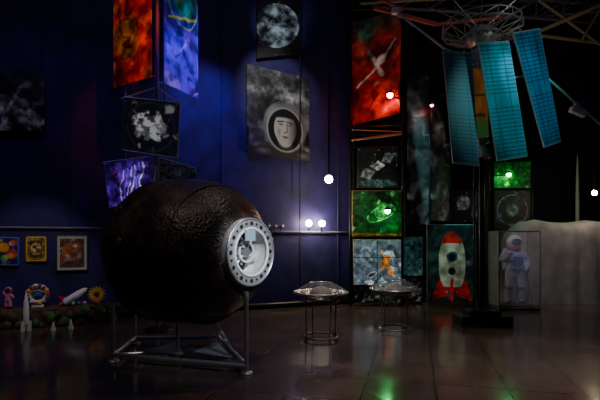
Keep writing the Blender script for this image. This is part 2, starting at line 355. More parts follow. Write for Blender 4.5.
# ------------------------------------------------------------ bench and crafts
d=Vector((1,.418,0)).normalized(); n=Vector((.418,-1,0)).normalized(); ang=math.atan(.418)
bc=Vector((-5.3,wy(-5.3),0))+n*.38
bench=empty('craft_display_bench',(bc.x,bc.y,0))
BMAT=mat('bark_plinth',(.08,.05,.03),.85,bump=1,bscale=9,var=.7)
box('bench_body',(bc.x,bc.y,.17),(3.3,.5,.34),BMAT,bench,rz=ang,bev=.02)
for i in range(60):
    s=-1.6+3.2*i/59+random.uniform(-.03,.03); r=random.uniform(.04,.1)
    p=bc+d*s+n*.27; ball('bark_chunk_%d'%i,(p.x,p.y,r*.8+random.uniform(0,.22)),r,[BMAT,BMAT,BMAT,BMAT,GRN][i%5],bench,(1,.6,1.1),8)
def craft(x,f=0): 
    p=bc+d*((x+5.3)/d.x)+n*f; return Vector((p.x,p.y,.345))
p=craft(-5.15,.5); p.z=0
e=empty('toy_rocket',p)
lathe('rocket_body',[(.001,.72),(.02,.62),(.04,.5),(.05,.3),(.045,.12),(.03,.08),(.001,.08)],WHITE,e,Matrix.Translation(p),20)
for i in range(3):
    a=i*2.094; box('fin_%d'%i,(p.x+.055*math.cos(a),p.y+.055*math.sin(a),.09),(.07,.01,.18),WHITE,e,rz=a)
p=craft(-5.05,-.05); e=empty('paper_planet_wreath',p)
Mw=Matrix.Translation(p+Vector((0,0,.24)))@Matrix.Rotation(ang,4,'Z')@Matrix.Rotation(math.pi/2,4,'X')
torus('wreath',.15,.04,WHITE,e,Mw,32)
ball('planet',p+Vector((0,0,.24)),.09,BLUEP,e)
torus('planet_ring',.12,.012,YEL,e,Mw@Matrix.Rotation(.9,4,'X'),32)
for i in range(14):
    a=i*.45; q=p+Vector((0,0,.24))+d*.17*math.cos(a)+Vector((0,0,.17*math.sin(a)))+n*.04; ball('bead_%d'%i,q,.034,[RED,YEL,PINK,GRN,WHITE][i%5],e,seg=10)
box('wreath_stand',(p.x,p.y,.02+p.z),(.2,.1,.04),WHITE,e,rz=ang)
def toyman(name,x,m1,m2,sc=1):
    p=craft(x,.0); e=empty(name,p)
    V=[(0,0,.16),(0,0,.24),(.05,0,.24),(.1,0,.17),(-.05,0,.24),(-.1,0,.3),(.035,0,.08),(.04,0,.0),(-.035,0,.08),(-.04,0,.0)]
    E=[(0,1),(1,2),(2,3),(1,4),(4,5),(0,6),(6,7),(0,8),(8,9)]
    me=bpy.data.meshes.new('suit'); me.from_pydata([(a*sc,b*sc,c*sc+.02) for a,b,c in V],E,[]); me.materials.append(m1)
    o=bpy.data.objects.new('suit',me); o.location=p; link(o,e)
    o.modifiers.new('s','SKIN')
    for i,v_ in enumerate(me.skin_vertices[0].data):
        r=[.045,.05,.03,.024,.03,.024,.032,.036,.032,.036][i]*sc; v_.radius=(r,r)
    me.skin_vertices[0].data[0].use_root=True
    o.modifiers.new('ss','SUBSURF').levels=1
    ball('helmet',p+Vector((0,0,.34*sc)),.06*sc,m1,e); ball('visor',p+Vector((0.01,-.03,.34*sc)),.045*sc,m2,e)
toyman('toy_astronaut',-5.48,PINK,BLACK); toyman('toy_astronaut',-5.8,WHITE,BLUEP)
p=craft(-4.5,.02); e=empty('toy_space_shuttle',p)
Ms=Matrix.Translation(p+Vector((0,0,.16)))@Matrix.Rotation(ang+.2,4,'Z')@Matrix.Rotation(1.0,4,'Y')
lathe('fuselage',[(.001,.3),(.04,.25),(.065,.12),(.07,-.14),(.05,-.19),(.001,-.19)],WHITE,e,Ms,20)
mesh('wings',[(0,.04,.05),(0,.24,-.18),(0,-.24,-.18),(0,-.04,.05),(.012,.04,.05),(.012,.24,-.18),(.012,-.24,-.18),(.012,-.04,.05)],[(0,1,2,3),(4,7,6,5),(0,4,5,1),(1,5,6,2),(2,6,7,3),(3,7,4,0)],BLUEP,e,M=Ms)
mesh('tail',[(-.04,0,-.05),(-.19,0,-.2),(-.03,0,-.19),(-.04,.01,-.05),(-.19,.01,-.2),(-.03,.01,-.19)],[(0,1,2),(3,5,4),(0,3,4,1),(1,4,5,2),(2,5,3,0)],RED,e,M=Ms)
tube('stand_rod',p,p+Vector((0,0,.14)),.012,DARKM,e)
for i in range(5): ball('flag_%d'%i,p+d*(-.2+.1*i)+Vector((0,0,.05))+n*.08,.038,[RED,WHITE,YEL,BLUEP,PINK][i],e,seg=10)
p=craft(-4.12,.0); e=empty('paper_sunflower',p)
tube('stem',p,p+Vector((0,0,.2)),.01,GRN,e)
hc=p+Vector((0,0,.2)); 
v=[];f=[]
for i in range(16):
    a=i*2*math.pi/16; c0=hc+n*.01; u=d*math.cos(a)+Vector((0,0,math.sin(a))); w=-d*math.sin(a)+Vector((0,0,math.cos(a)))
    b0=len(v); v+=[c0+u*.03,c0+u*.1+w*.026+n*.01,c0+u*.17,c0+u*.1-w*.026+n*.01]; f.append((b0,b0+1,b0+2,b0+3))
mesh('petals',v,f,YEL,e); ball('seed_disc',hc+n*.012,.05,mat('seeds',(.12,.05,.02),.8),e,(1,1,1))
lathe('pot',[(.001,0),(.05,0),(.06,.08),(.001,.08)],RED,e,Matrix.Translation(p),16)
for x,f_,h in((-4.75,.62,.16),(-4.5,.55,.2)):
    p=craft(x,f_); p.z=0; lathe('paper_cone',[(.05,0),(.045,.01),(.001,h)],WHITE,None,Matrix.Translation(p),16)
# ------------------------------------------------------------ left poster column
pc=empty('poster_column',(-2.52,7.95,0))
tubes('column_poles',[((-2.52,7.95,0),(-2.52,7.95,9),.035),((-2.42,8.05,0),(-2.42,8.05,9),.02),((-3.2,8.25,1.9),(-3.2,8.25,6.6),.012)],DULL,pc)
tubes('column_brackets',[((-2.52,7.95,zz),(x,y,zz+dz),.014) for zz,x,y,dz in((6.2,-3.3,8.25,0),(4.5,-3.3,8.25,0),(6.2,-2.1,8.5,0),(4.4,-2.1,8.5,0),(4.0,-3.05,7.8,0),(3.1,-3.05,7.8,.06),(4.0,-2.1,7.8,0),(2.9,-3.3,7.75,0),(2.2,-3.2,7.75,0),(2.85,-1.87,7.8,0),(4.3,-3.1,7.8,-.25),(4.3,-2.1,7.8,-.35),(3.0,-2.6,7.7,-.9),(3.0,-1.85,7.8,-.2))],STEEL,pc)
lathe('column_base',[(.001,.05),(.2,.05),(.25,.02),(.25,0),(.001,0)],DARKM,pc,Matrix.Translation((-2.5,7.97,0)),32)
def p_redl(c):
    c.warp(.08,4,2)
    n=fb(c.u*c.a,c.v,5,31); c.fill((.7,.09,.05)); c.mul(.3+n*.9)
    c.ell(.35,.42,.22,c=(.42,.24,.1),soft=.3); c.ring(.35,.42,.22,.012,(.6,.3,.15)); c.collage(31,[(.25,.05,.03),(.65,.25,.12),(.45,.1,.05),(.55,.35,.2),(.12,.04,.04),(.5,.06,.04)],26,.1)
    c.ell(.85,.3,.15,c=(.9,.22,.1),soft=.9); c.ell(.15,.1,.15,.2,(.12,.03,.03),soft=.9,k=.8); c.grain(6,.8,12)  # soft red ellipse at right is spotlight glow painted into the print
def p_blue(c):
    c.warp(.08,4,6)
    n=fb(c.u*c.a,c.v,5,37); c.fill((.25,.12,.8)); c.mul(.3+n*1.1)
    c.collage(37,[(.12,.06,.4),(.35,.22,.95),(.5,.4,1),(.1,.05,.3),(.3,.15,.75)],26,.11)
    m=np.clip((c.v-.5)*5,0,1); c.bl(m*.7,(.06,.22,.4)); c.ell(.5,.74,.17,c=(.12,.45,.5),soft=.3); c.ell(.35,.77,.09,c=(.5,.55,.2),soft=.6); c.ring(.5,.72,.2,.012,(.5,.7,.7)); c.line((.1,.55),(.9,.65),.012,(.6,.6,.3)); c.grain(7,.8,12)
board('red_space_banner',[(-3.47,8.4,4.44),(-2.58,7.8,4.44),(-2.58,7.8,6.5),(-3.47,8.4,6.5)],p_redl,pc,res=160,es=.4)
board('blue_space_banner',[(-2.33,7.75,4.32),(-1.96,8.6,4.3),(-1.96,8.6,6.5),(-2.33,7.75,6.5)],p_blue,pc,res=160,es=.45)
def p_foil(c):
    c.fill((.13,.13,.16)); c.ring(.5,.5,.47,.01,(.3,.3,.34)); n=fb(c.u*c.a,c.v,9,41); c.warp(.2,6,9)
    c.ell(.5,.5,.33,.22,(.32,.32,.34),soft=.2); c.ell(.65,.6,.12,.22,(.55,.55,.56),rot=.5,soft=.3); c.ell(.33,.42,.16,.16,(.45,.45,.46),soft=.3)
    m=np.clip((n-.46)*9,0,1)*c.md(.5,.5,.42,.3,soft=.2); c.bl(m,(.88,.89,.88)); c.collage(5,[(.8,.8,.8),(.1,.1,.12),(.4,.4,.42)],14,.09)
def p_streak(c):
    c.fill((.2,.08,.42)); c.warp(.16,4,11); n=fb(c.u*c.a,c.v,5,44); c.mul(.4+n*1.2); c.ell(.6,.6,.3,.3,(.45,.3,.95),soft=.9,k=.8); c.ell(.25,.7,.2,.2,(.5,.2,.7),soft=.9,k=.7)
    for i in range(6): c.line((.3+.09*i,.08+.05*i),(.42+.09*i,.75+.03*i),.014+.008*(i%2),[(.75,.65,1),(.5,.3,.95),(.9,.85,1)][i%3],.75)
    c.grain(7,1,9)
def p_grid(c):
    c.fill((.14,.14,.17)); c.warp(.05); c.collage(43,[(.3,.3,.34),(.08,.08,.1),(.2,.26,.28)],14,.2); c.grain(2)
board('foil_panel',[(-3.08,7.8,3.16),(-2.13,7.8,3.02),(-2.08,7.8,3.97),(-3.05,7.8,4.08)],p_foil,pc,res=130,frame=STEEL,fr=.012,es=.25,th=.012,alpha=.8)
board('streak_panel',[(-3.25,7.65,2.15),(-2.52,7.75,2.28),(-2.62,7.75,3.03),(-3.35,7.65,2.92)],p_streak,pc,res=110,frame=STEEL,fr=.012,es=.6,th=.012)  # violet glow put into the panel's colours and emission
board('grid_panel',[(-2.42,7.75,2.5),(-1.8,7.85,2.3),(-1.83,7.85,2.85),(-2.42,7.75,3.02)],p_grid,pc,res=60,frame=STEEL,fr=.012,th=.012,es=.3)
# ------------------------------------------------------------ middle exhibition column (with its lamps)
ec=empty('exhibition_tower',(1.85,11.0,0))
tw=[]
for x,y in((1.22,10.95),(2.47,10.85),(1.35,11.3),(2.55,11.3)):
    tw.append(((x,y,0),(x,y,8.95),.035))
for zz in(.12,.5,1.65,2.8,2.95,3.85,4.15,4.35,7.2): tw.append(((1.22,10.95,zz),(2.47,10.85,zz),.022))
tubes('tower_frame',tw,DARKM,ec)
tubes('tower_rungs',[((1.25,10.93,4.02),(2.45,10.83,4.15),.03),((1.25,10.93,4.28),(2.45,10.83,4.2),.015)],TAN,ec)
def p_redr(c):
    c.warp(.08,4,8)
    n=fb(c.u*c.a,c.v,5,51); c.fill((.68,.12,.08)); c.mul(.3+n*.9)
    c.collage(55,[(.35,.07,.05),(.65,.22,.15),(.2,.05,.04),(.7,.38,.3),(.5,.1,.06)],34,.1)
    m=np.clip((c.v-.78)*8,0,1); c.bl(m*.85,(.1,.17,.12)); c.ell(.3,.86,.1,c=(.25,.4,.3),soft=.6); c.ell(.8,.88,.08,c=(.3,.1,.08),soft=.6)
    c.line((.15,.35),(.9,.72),.014,(.8,.6,.5)); c.line((.35,.68),(.62,.42),.025,(.7,.6,.52)); c.ell(.6,.58,.055,c=(.75,.65,.6),soft=.4)
    c.ell(.75,.25,.12,c=(1,.25,.15),soft=.9); c.grain(8,1,12)  # last soft ellipse paints the red lamp's glow onto the banner
def p_sat(c):
    c.fill((.07,.1,.1)); c.warp(.04); n=fb(c.u,c.v,4,55); c.mul(.5+n); c.poly([(.3,.55),(.5,.42),(.7,.55),(.52,.68)],(.6,.62,.6)); c.poly([(.05,.3),(.3,.2),(.45,.42),(.2,.5)],(.35,.4,.42)); c.poly([(.6,.65),(.8,.6),(.95,.85),(.7,.88)],(.35,.4,.42)); c.ell(.5,.1,.5,.14,(.2,.3,.3),soft=.3); c.stars(20,4); c.grain(3)
def p_green(c):
    c.warp(.06); n=fb(c.u*c.a,c.v,5,61); c.fill((.12,.48,.25)); c.mul(.15+n*.7); c.ell(.66,.6,.17,c=(.35,.8,.45),soft=.9); c.collage(62,[(.05,.15,.09),(.3,.6,.42),(.08,.3,.24),(.5,.7,.52)],28,.1); c.ring(.6,.5,.34,.012,(.5,.85,.5),rv=.16,rot=.4); c.rect(0,0,1,.05,(.5,.35,.1)); c.grain(4,1)  # first soft ellipse is the green lamp's pool of light, painted in
def p_white(c):
    c.fill((.32,.38,.42)); c.warp(.05); c.collage(6,[(.8,.88,.9),(.55,.66,.72),(.18,.22,.28),(.9,.95,.95),(.45,.55,.65)],50,.11)
    c.ell(.68,.5,.09,.2,(.8,.42,.12),rot=-.5,soft=.3); c.ell(.78,.3,.08,.1,(.85,.5,.2),soft=.4); c.line((.6,.75),(.85,.2),.02,(.9,.6,.3)); c.unwarp(); c.rect(.49,0,.51,1,(.08,.08,.08)); c.rect(0,.6,1,.62,(.08,.08,.08)); c.grain(4,.6)
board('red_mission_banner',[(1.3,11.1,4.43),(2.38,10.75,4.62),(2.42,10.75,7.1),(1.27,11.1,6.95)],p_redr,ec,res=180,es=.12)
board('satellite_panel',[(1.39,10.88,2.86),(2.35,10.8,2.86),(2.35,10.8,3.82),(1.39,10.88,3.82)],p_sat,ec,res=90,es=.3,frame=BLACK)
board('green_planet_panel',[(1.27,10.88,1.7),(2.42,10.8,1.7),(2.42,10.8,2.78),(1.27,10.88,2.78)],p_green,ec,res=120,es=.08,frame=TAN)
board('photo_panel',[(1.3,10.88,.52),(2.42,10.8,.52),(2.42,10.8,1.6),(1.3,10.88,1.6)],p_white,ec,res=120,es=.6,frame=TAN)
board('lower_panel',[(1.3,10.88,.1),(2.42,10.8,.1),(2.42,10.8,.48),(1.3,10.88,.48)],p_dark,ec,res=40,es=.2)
# ------------------------------------------------------------ scaffolds with banners
ew=empty('banner_scaffold',(3.7,11.7,0))
tw=[]
for x,y in((2.68,11.45),(3.3,11.5),(3.95,11.9),(4.9,12.1)): tw.append(((x,y,0),(x,y,7.4),.035))
tw+=[((2.68,11.45,5.8),(3.95,11.9,5.8),.02),((3.95,11.9,3),(4.9,12.1,3),.02),((2.68,11.45,7.3),(4.9,12.1,7.3),.03)]
tubes('frame_posts',tw,DARKM,ew)
ew2=empty('banner_scaffold',(5.9,12.85,0))
tubes('frame_posts',[((5.4,12.85,0),(5.4,12.85,5),.035),((6.62,12.85,0),(6.62,12.85,5),.035),((5.4,12.85,3.05),(6.62,12.85,3.05),.02),((5.4,12.85,3.85),(6.62,12.85,3.85),.02)],DARKM,ew2)
def p_moonscape(c):
    c.warp(.08); n=fb(c.u*c.a,c.v,9,71); c.fill((.42,.43,.44)); c.mul(np.clip((n-.42)*3,.06,1)); c.ell(.5,.75,.08,.12,(.5,.51,.51),soft=.6); c.collage(73,[(.45,.47,.47),(.08,.08,.08),(.22,.24,.25)],20,.08); c.grain(5)
def p_moons(c):
    c.fill((.08,.08,.1)); c.warp(.04); c.ell(.4,.6,.25,c=(.4,.42,.43),soft=.2); c.ell(.75,.25,.13,c=(.3,.32,.33),soft=.2); c.stars(15,3); c.grain(5)
def p_em(c):
    c.fill((.07,.08,.09)); c.ring(.5,.5,.42,.03,(.35,.4,.42)); c.ell(.5,.5,.2,c=(.3,.38,.35),soft=.4); c.collage(3,[(.4,.42,.4),(.1,.15,.15),(.2,.3,.35)],14,.14); c.grain(5)
def p_g2(c):
    c.fill((.08,.4,.18)); c.warp(.05); n=fb(c.u,c.v,5,77); c.mul(.3+n); c.ell(.4,.5,.25,c=(.3,.85,.4),soft=.6); c.collage(9,[(.1,.25,.12),(.4,.8,.4)],14,.12); c.grain(5)  # bright ellipse behind the lamp is its glow put into the colour
def p_teal(c):
    c.fill((.15,.26,.27)); c.warp(.06); c.collage(19,[(.3,.45,.42),(.08,.14,.15),(.2,.35,.36)],18,.15); c.grain(5)
board('moonscape_banner',[(2.72,11.42,2.0),(3.27,11.45,2.0),(3.27,11.45,5.75),(2.72,11.42,5.75)],p_moonscape,ew,res=200,es=.08)
board('moonscape_banner_b',[(3.33,11.48,2.1),(3.92,11.85,2.1),(3.92,11.85,5.4),(3.33,11.48,5.4)],p_moonscape,ew,res=180,es=.06)
board('moons_panel',[(4.0,11.9,2.08),(4.85,12.05,2.08),(4.85,12.05,2.93),(4.0,11.9,2.93)],p_moons,ew,res=60,es=.2)
board('emblem_panel',[(5.52,12.8,1.9),(6.55,12.8,1.9),(6.55,12.8,3.0),(5.52,12.8,3.0)],p_em,ew2,res=80,es=.25)
board('green_panel',[(5.52,12.8,3.08),(6.55,12.8,3.08),(6.55,12.8,3.82),(5.52,12.8,3.82)],p_g2,ew2,res=60,es=.1)
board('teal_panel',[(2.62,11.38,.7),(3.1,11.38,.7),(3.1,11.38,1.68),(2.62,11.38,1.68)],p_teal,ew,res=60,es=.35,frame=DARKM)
board('lower_teal_panel',[(2.62,11.38,.05),(3.1,11.38,.05),(3.1,11.38,.65),(2.62,11.38,.65)],p_dark,ew,res=40,es=.2)
# rocket board
def p_rocket(c):
    c.warp(.025,6,5)
    n=fb(c.u*c.a,c.v,5,81); c.fill((.12,.21,.21)); c.mul(.3+n*1.3); c.stars(25,12,(.5,.6,.6)); c.collage(83,[(.2,.32,.32),(.07,.11,.12),(.3,.42,.4)],20,.1)
    R_=(.78,.12,.08)
    c.poly([(.1,.02),(.2,.24),(.42,.38),(.42,.08)],R_); c.poly([(.94,.02),(.84,.24),(.62,.38),(.62,.08)],R_)
    c.ell(.52,.5,.175,.42,(.74,.8,.68),soft=.04); c.poly([(.42,.14),(.62,.14),(.6,.05),(.44,.05)],(.25,.25,.27))
    m=c.md(.52,.5,.175,.42,soft=.04)*(c.v>.76); c.bl(m,R_)
    m=c.md(.52,.5,.175,.42,soft=.04)*((c.v>.14)&(c.v<.2)); c.bl(m,R_)
    c.ell(.52,.58,.075,c=(.2,.35,.4),soft=.1); c.ell(.52,.58,.05,c=(.08,.12,.16),soft=.15); c.ell(.52,.4,.05,c=(.12,.2,.24),soft=.15)
    c.poly([(.49,.02),(.55,.02),(.55,.3),(.49,.3)],R_); c.grain(5,.7,10)
rb=empty('rocket_board',(3.6,10.8,0))
board('rocket_print',[(3.05,10.8,.12),(4.16,10.7,.12),(4.16,10.7,1.96),(3.05,10.8,1.96)],p_rocket,rb,res=180,es=.12,frame=STEEL,fr=.012)
tubes('board_legs',[((3.05,10.8,0),(3.05,10.8,2),.02),((4.16,10.7,0),(4.16,10.7,2),.02),((3.05,10.8,.03),(3.05,11.1,.03),.02),((4.16,10.7,.03),(4.16,11.0,.03),.02)],STEEL,rb)
# ------------------------------------------------------------ spacesuit in case
sc_=empty('spacesuit_display_case',(4.97,10.45,0))
x0,x1,y0,y1,h=4.5,5.44,10.2,10.75,1.8
cs=[]
for zz in(.06,h):
    cs+=[((x0,y0,zz),(x1,y0,zz),.014),((x1,y0,zz),(x1,y1,zz),.014),((x1,y1,zz),(x0,y1,zz),.014),((x0,y1,zz),(x0,y0,zz),.014)]
for x in(x0,x1):
    for y in(y0,y1): cs.append(((x,y,0),(x,y,h),.014))
tubes('case_frame',cs,STEEL,sc_)
box('case_plinth',((x0+x1)/2,(y0+y1)/2,.05),(x1-x0,y1-y0,.1),DARKM,sc_,bev=.01)
box('case_glass_front',((x0+x1)/2,y0,.95),(x1-x0,.008,1.7),GLASS,sc_); box('case_glass_left',(x0,(y0+y1)/2,.95),(.008,y1-y0,1.7),GLASS,sc_)
SUIT=mat('suit_fabric',(.62,.6,.85),.7,bump=.8,bscale=12,var=.35)
cx,cy=4.98,10.47
V=[(0,0,.88),(0,0,1.1),(0,0,1.3),(0,-.01,1.4),(.19,0,1.29),(.27,-.03,1.07),(.2,-.2,.95),(-.19,0,1.29),(-.3,-.02,1.12),(-.22,-.18,1.22),
   (.1,0,.8),(.14,-.02,.5),(.16,0,.2),(.17,-.07,.15),(-.1,0,.8),(-.13,-.02,.5),(-.14,0,.2),(-.15,-.07,.15)]
E=[(0,1),(1,2),(2,3),(2,4),(4,5),(5,6),(2,7),(7,8),(8,9),(0,10),(10,11),(11,12),(12,13),(0,14),(14,15),(15,16),(16,17)]
R=[.16,.17,.18,.1,.105,.085,.06,.105,.085,.06,.115,.095,.085,.075,.115,.095,.085,.075]
def fingers(base,dirv,side,V,E,R,root):
    dirv=Vector(dirv).normalized(); side=Vector(side).normalized(); up=dirv.cross(side)
    pi=len(V); pm=Vector(base)+dirv*.05; V.append(tuple(pm)); E.append((root,pi)); R.append(.04)
    for k,(o,l) in enumerate(((-.033,.05),(-.011,.06),(.011,.057),(.033,.042))):
        a=pm+side*o+dirv*.035; b_=a+dirv*l*.6+up*.008; c_=b_+dirv*l*.4-up*.02
        i=len(V); V+= [tuple(a),tuple(b_),tuple(c_)]; E+=[(pi,i),(i,i+1),(i+1,i+2)]; R+=[.013,.012,.011]
    a=Vector(base)+dirv*.03+side*-.045; b_=a+dirv*.03-side*.02; i=len(V); V+=[tuple(a),tuple(b_)]; E+=[(pi,i),(i,i+1)]; R+=[.014,.012]
fingers(V[6],(-.3,-.8,-.1),(0,0,1),V,E,R,6); fingers(V[9],(.3,-.6,.6),(1,0,0),V,E,R,9)
me=bpy.data.meshes.new('suit_body'); me.from_pydata(V,E,[]); me.materials.append(SUIT)
o=bpy.data.objects.new('suit_body',me); o.location=(cx,cy,0); link(o,sc_); o.modifiers.new('s','SKIN')
for i,r in enumerate(R): me.skin_vertices[0].data[i].radius=(r,r)
me.skin_vertices[0].data[0].use_root=True; o.modifiers.new('ss','SUBSURF').levels=2
ball('suit_helmet',(cx,cy,1.55),.165,WHITE,sc_,(1,1,1.05)); ball('suit_visor',(cx,cy-.05,1.55),.135,mat('visor',(.12,.12,.3),.1,.6),sc_,(1,1,.85))
torus('neck_ring',.13,.025,RED,sc_,Matrix.Translation((cx,cy,1.4)),32)
box('life_support_pack',(cx,cy+.17,1.15),(.36,.16,.5),WHITE,sc_,bev=.03); box('chest_control_unit',(cx,cy-.18,1.15),(.2,.07,.14),BLUEP,sc_,bev=.01)
torus('waist_belt',.165,.02,BLUEP,sc_,Matrix.Translation((cx,cy,.93)),32)
for i,(dx,zz) in enumerate(((.14,.5),(-.13,.5))): torus('knee_band_%d'%i,.095,.018,RED,sc_,Matrix.Translation((cx+dx,cy-.02,zz)),24)
# ------------------------------------------------------------ tent
tent=empty('planetarium_tent',(7.3,12.0,0))
TM=mat('tent_canvas',(.33,.31,.3),.8,bump=.5,bscale=3,var=.25)
outline=[(5.9,12.5),(5.4,12.2),(5.3,11.6),(5.7,11.32),(9.0,11.3),(9.4,11.7),(9.3,12.5)]
v=[];f=[];per=[]
for i in range(len(outline)-1):
    a=Vector(outline[i]);c=Vector(outline[i+1]);m_=max(2,int((c-a).length*40))
    for k in range(m_): per.append(a.lerp(c,k/m_))
per.append(Vector(outline[-1])); cen=Vector((7.3,11.95))
levels=[(0,1.0),(.2,.995),(.45,.99),(.7,.985),(1.0,.985),(1.3,.982),(1.5,.98),(1.68,.975),(1.8,.96),(1.9,.93),(1.98,.88),(2.06,.75),(2.1,.5),(2.12,.2)]
n_=len(per); rs_=np.random.RandomState(5); ph=np.cumsum(.1+rs_.rand(n_)*.38)
for li,(zz,s) in enumerate(levels):
    for i,pp in enumerate(per):
        fr_=max(0,1-abs(zz-.6)/2.2)
        w=(.026*math.sin(ph[i]+zz*.6)+.02*math.sin(i*.11+zz*1.3))*fr_ if zz<1.95 else .008*math.sin(i*.3)
        dd=(pp-cen).normalized(); q=cen+(pp-cen)*s+dd*w*1.8
        top=max(0,(zz-1.2)/.9)
        prof_t=-.2*math.exp(-((q.x-5.3)/.35)**2)+.07*math.exp(-((q.x-6.0)/.3)**2)-.07*abs(math.sin((q.x-6.0)*2.1))
        v.append((q.x,q.y,zz+prof_t*top))
for li in range(len(levels)-1):
    for i in range(n_-1): f.append((li*n_+i,li*n_+i+1,(li+1)*n_+i+1,(li+1)*n_+i))
f.append(tuple((len(levels)-1)*n_+i for i in range(n_)))
mesh('canvas',v,f,TM,tent,True)
sp=empty('needle_rocket_model',(8.2,13.3,0))
lathe('needle_body',[(.001,4.15),(.015,4.0),(.035,3.5),(.05,2.8),(.055,1.5),(.1,.3),(.16,.1),(.001,.1)],WHITE,sp,Matrix.Translation((8.2,13.3,0)),24)
lathe('needle_base',[(.001,.1),(.3,.1),(.32,0),(.001,0)],DARKM,sp,Matrix.Translation((8.2,13.3,0)),24)
# ------------------------------------------------------------ saucer display stands
DL=mat('dish_lacquer',(.13,.06,.05),.25,.3,var=.2); MP=mat('model_pale',(.45,.36,.3),.5,var=.4,bscale=30)
def saucer(x,y,zc,R,ht):
    e=empty('saucer_display_stand',(x,y,0)); T=Matrix.Translation((x,y,zc))
    lathe('lower_dish',[(.001,-.12),(R*.3,-.115),(R*.6,-.075),(R*.92,-.012),(R,0),(R*.97,.012),(R*.9,0),(R*.5,-.04),(.001,-.06)],DL,e,T,56)
    torus('rim',R,.014,STEEL,e,T,56)
    lathe('glass_dome',[(R*.98,.01),(R*.85,.06),(R*.6,.125),(R*.3,.165),(.001,.175)],GLASS,e,T,48)
    torus('dome_ring',R*.42,.01,DULL,e,T@Matrix.Translation((0,0,.15)),40)
    tubes('dome_ribs',[((x+R*.98*math.cos(a),y+R*.98*math.sin(a),zc+.01),(x+R*.42*math.cos(a),y+R*.42*math.sin(a),zc+.15),.005) for a in np.linspace(0,2*math.pi,9)[:-1]],DULL,e,6)
    lathe('model_dome',[(R*.45,-.02),(R*.4,.03),(R*.2,.08),(.001,.1)],MP,e,T,32)
    for i in range(8):
        a=i*.785+.3; box('exhibit_card_%d'%i,(x+R*.68*math.cos(a),y+R*.68*math.sin(a),zc+.012),(.12,.09,.012),[WHITE,RED,TAN,TAN][i%4],e,rz=a,ry=-.15)
    rr=R*.62; s=[]
    for i in range(4):
        a=i*math.pi/2+.5; s.append(((x+rr*1.08*math.cos(a),y+rr*1.08*math.sin(a),zc-.05),(x+rr*math.cos(a),y+rr*math.sin(a),0.0),.011))
    tubes('legs',s,DULL,e); torus('foot_ring',rr,.016,DULL,e,Matrix.Translation((x,y,.05)),40); torus('top_ring',rr*1.06,.01,DULL,e,Matrix.Translation((x,y,zc-.14)),40)
saucer(.34,7.25,.76,.43,0); saucer(1.68,7.95,.74,.44,0)
# ------------------------------------------------------------ satellite on pole
sat=empty('satellite_model',(3.47,8.6,0)); sx,sy=3.47,8.6
tubes('mast',[((sx,sy,0),(sx,sy,5.4),.05),((sx-.14,sy,.2),(sx-.14,sy,3.4),.02),((sx+.12,sy+.05,.2),(sx+.12,sy+.05,3.4),.015)],DARKM,sat,14)
tubes('mast_struts',[((sx-.14,sy,zz),(sx+.12,sy+.05,zz+.15),.01) for zz in np.arange(.4,3.3,.3)],DARKM,sat,6)
box('pedestal',(sx,sy,.09),(.95,.6,.18),BLACK,sat,bev=.02); box('pedestal_top',(sx,sy,.22),(.6,.4,.1),DARKM,sat,bev=.02)
BF=mat('body_foil',(.25,.27,.26),.4,.4,bump=.5,bscale=12,var=.4)
lathe('satellite_body',[(.001,5.3),(.16,5.28),(.26,5.1),(.26,4.2),(.16,3.95),(.09,3.6),(.14,3.45),(.001,3.4)],BF,sat,Matrix.Translation((sx,sy,0)),24)
torus('body_band_1',.265,.02,TAN,sat,Matrix.Translation((sx,sy,4.9))); torus('body_band_2',.265,.02,TAN,sat,Matrix.Translation((sx,sy,4.35)))
lathe('upper_hub',[(.001,5.66),(.2,5.64),(.3,5.55),(.3,5.4),(.18,5.28)],BF,sat,Matrix.Translation((sx,sy,0)),24)
lathe('engine_bell',[(.06,3.45),(.16,3.2),(.17,3.15),(.15,3.2),(.05,3.45)],STEEL,sat,Matrix.Translation((sx,sy,0)),24)
def p_solar(base,line,frm=(.4,.5,.5)):
    def f(c):
        c.fill(base); n=fb(c.u,c.v,4,91); c.mul(.7+.5*n)
        for i in range(1,30): c.rect(0,i/30-.003,1,i/30+.003,line)
        for i in range(1,4): c.rect(i/4-.01,0,i/4+.01,1,line,.8)
        c.rect(0,0,1,.008,frm); c.rect(0,.992,1,1,frm); c.rect(0,0,.02,1,frm); c.rect(.98,0,1,1,frm)
    return f
board('solar_panel_1',[(2.78,8.2,3.0),(3.3,8.3,2.96),(3.16,8.3,5.06),(2.6,8.2,5.04)],p_solar((.22,.33,.4),(.07,.13,.16),(.34,.4,.42)),sat,res=150,rough=.45,es=.06)
board('solar_panel_2',[(3.5,8.0,3.0),(4.14,8.2,3.12),(3.8,8.2,5.22),(3.16,8.0,5.1)],p_solar((.08,.44,.5),(.03,.17,.2)),sat,res=150,rough=.4,es=.12)
board('solar_panel_3',[(4.5,8.3,3.3),(4.92,8.5,3.45),(4.52,8.5,5.6),(3.92,8.3,5.42)],p_solar((.08,.38,.54),(.03,.15,.2)),sat,res=150,rough=.4,es=.12)
def p_am(c): c.fill((.75,.45,.2)); n=fb(c.u,c.v,4,95); c.mul(.6+.6*n); c.rect(.1,.3,.9,.34,(.2,.3,.2)); c.rect(.1,.6,.9,.64,(.2,.3,.2)); c.rect(0,0,1,.25,(.3,.5,.25))
board('amber_panel',[(3.16,8.31,3.5),(3.48,8.31,3.5),(3.42,8.31,4.75),(3.12,8.31,4.75)],p_am,sat,res=60,es=.15)
tubes('panel_arms',[((sx,sy,4.9),(3.0,8.25,5.05),.018),((sx,sy,3.7),(3.05,8.25,3.4),.014),((sx,sy,4.9),(3.55,8.15,5.2),.018),((sx,sy,4.6),(4.4,8.4,4.7),.018),((sx,sy,5.2),(4.2,8.4,5.45),.016)],STEEL,sat)
seg=[];Rr=[.15,.4,.72]; hz=[5.38,5.45,5.58]
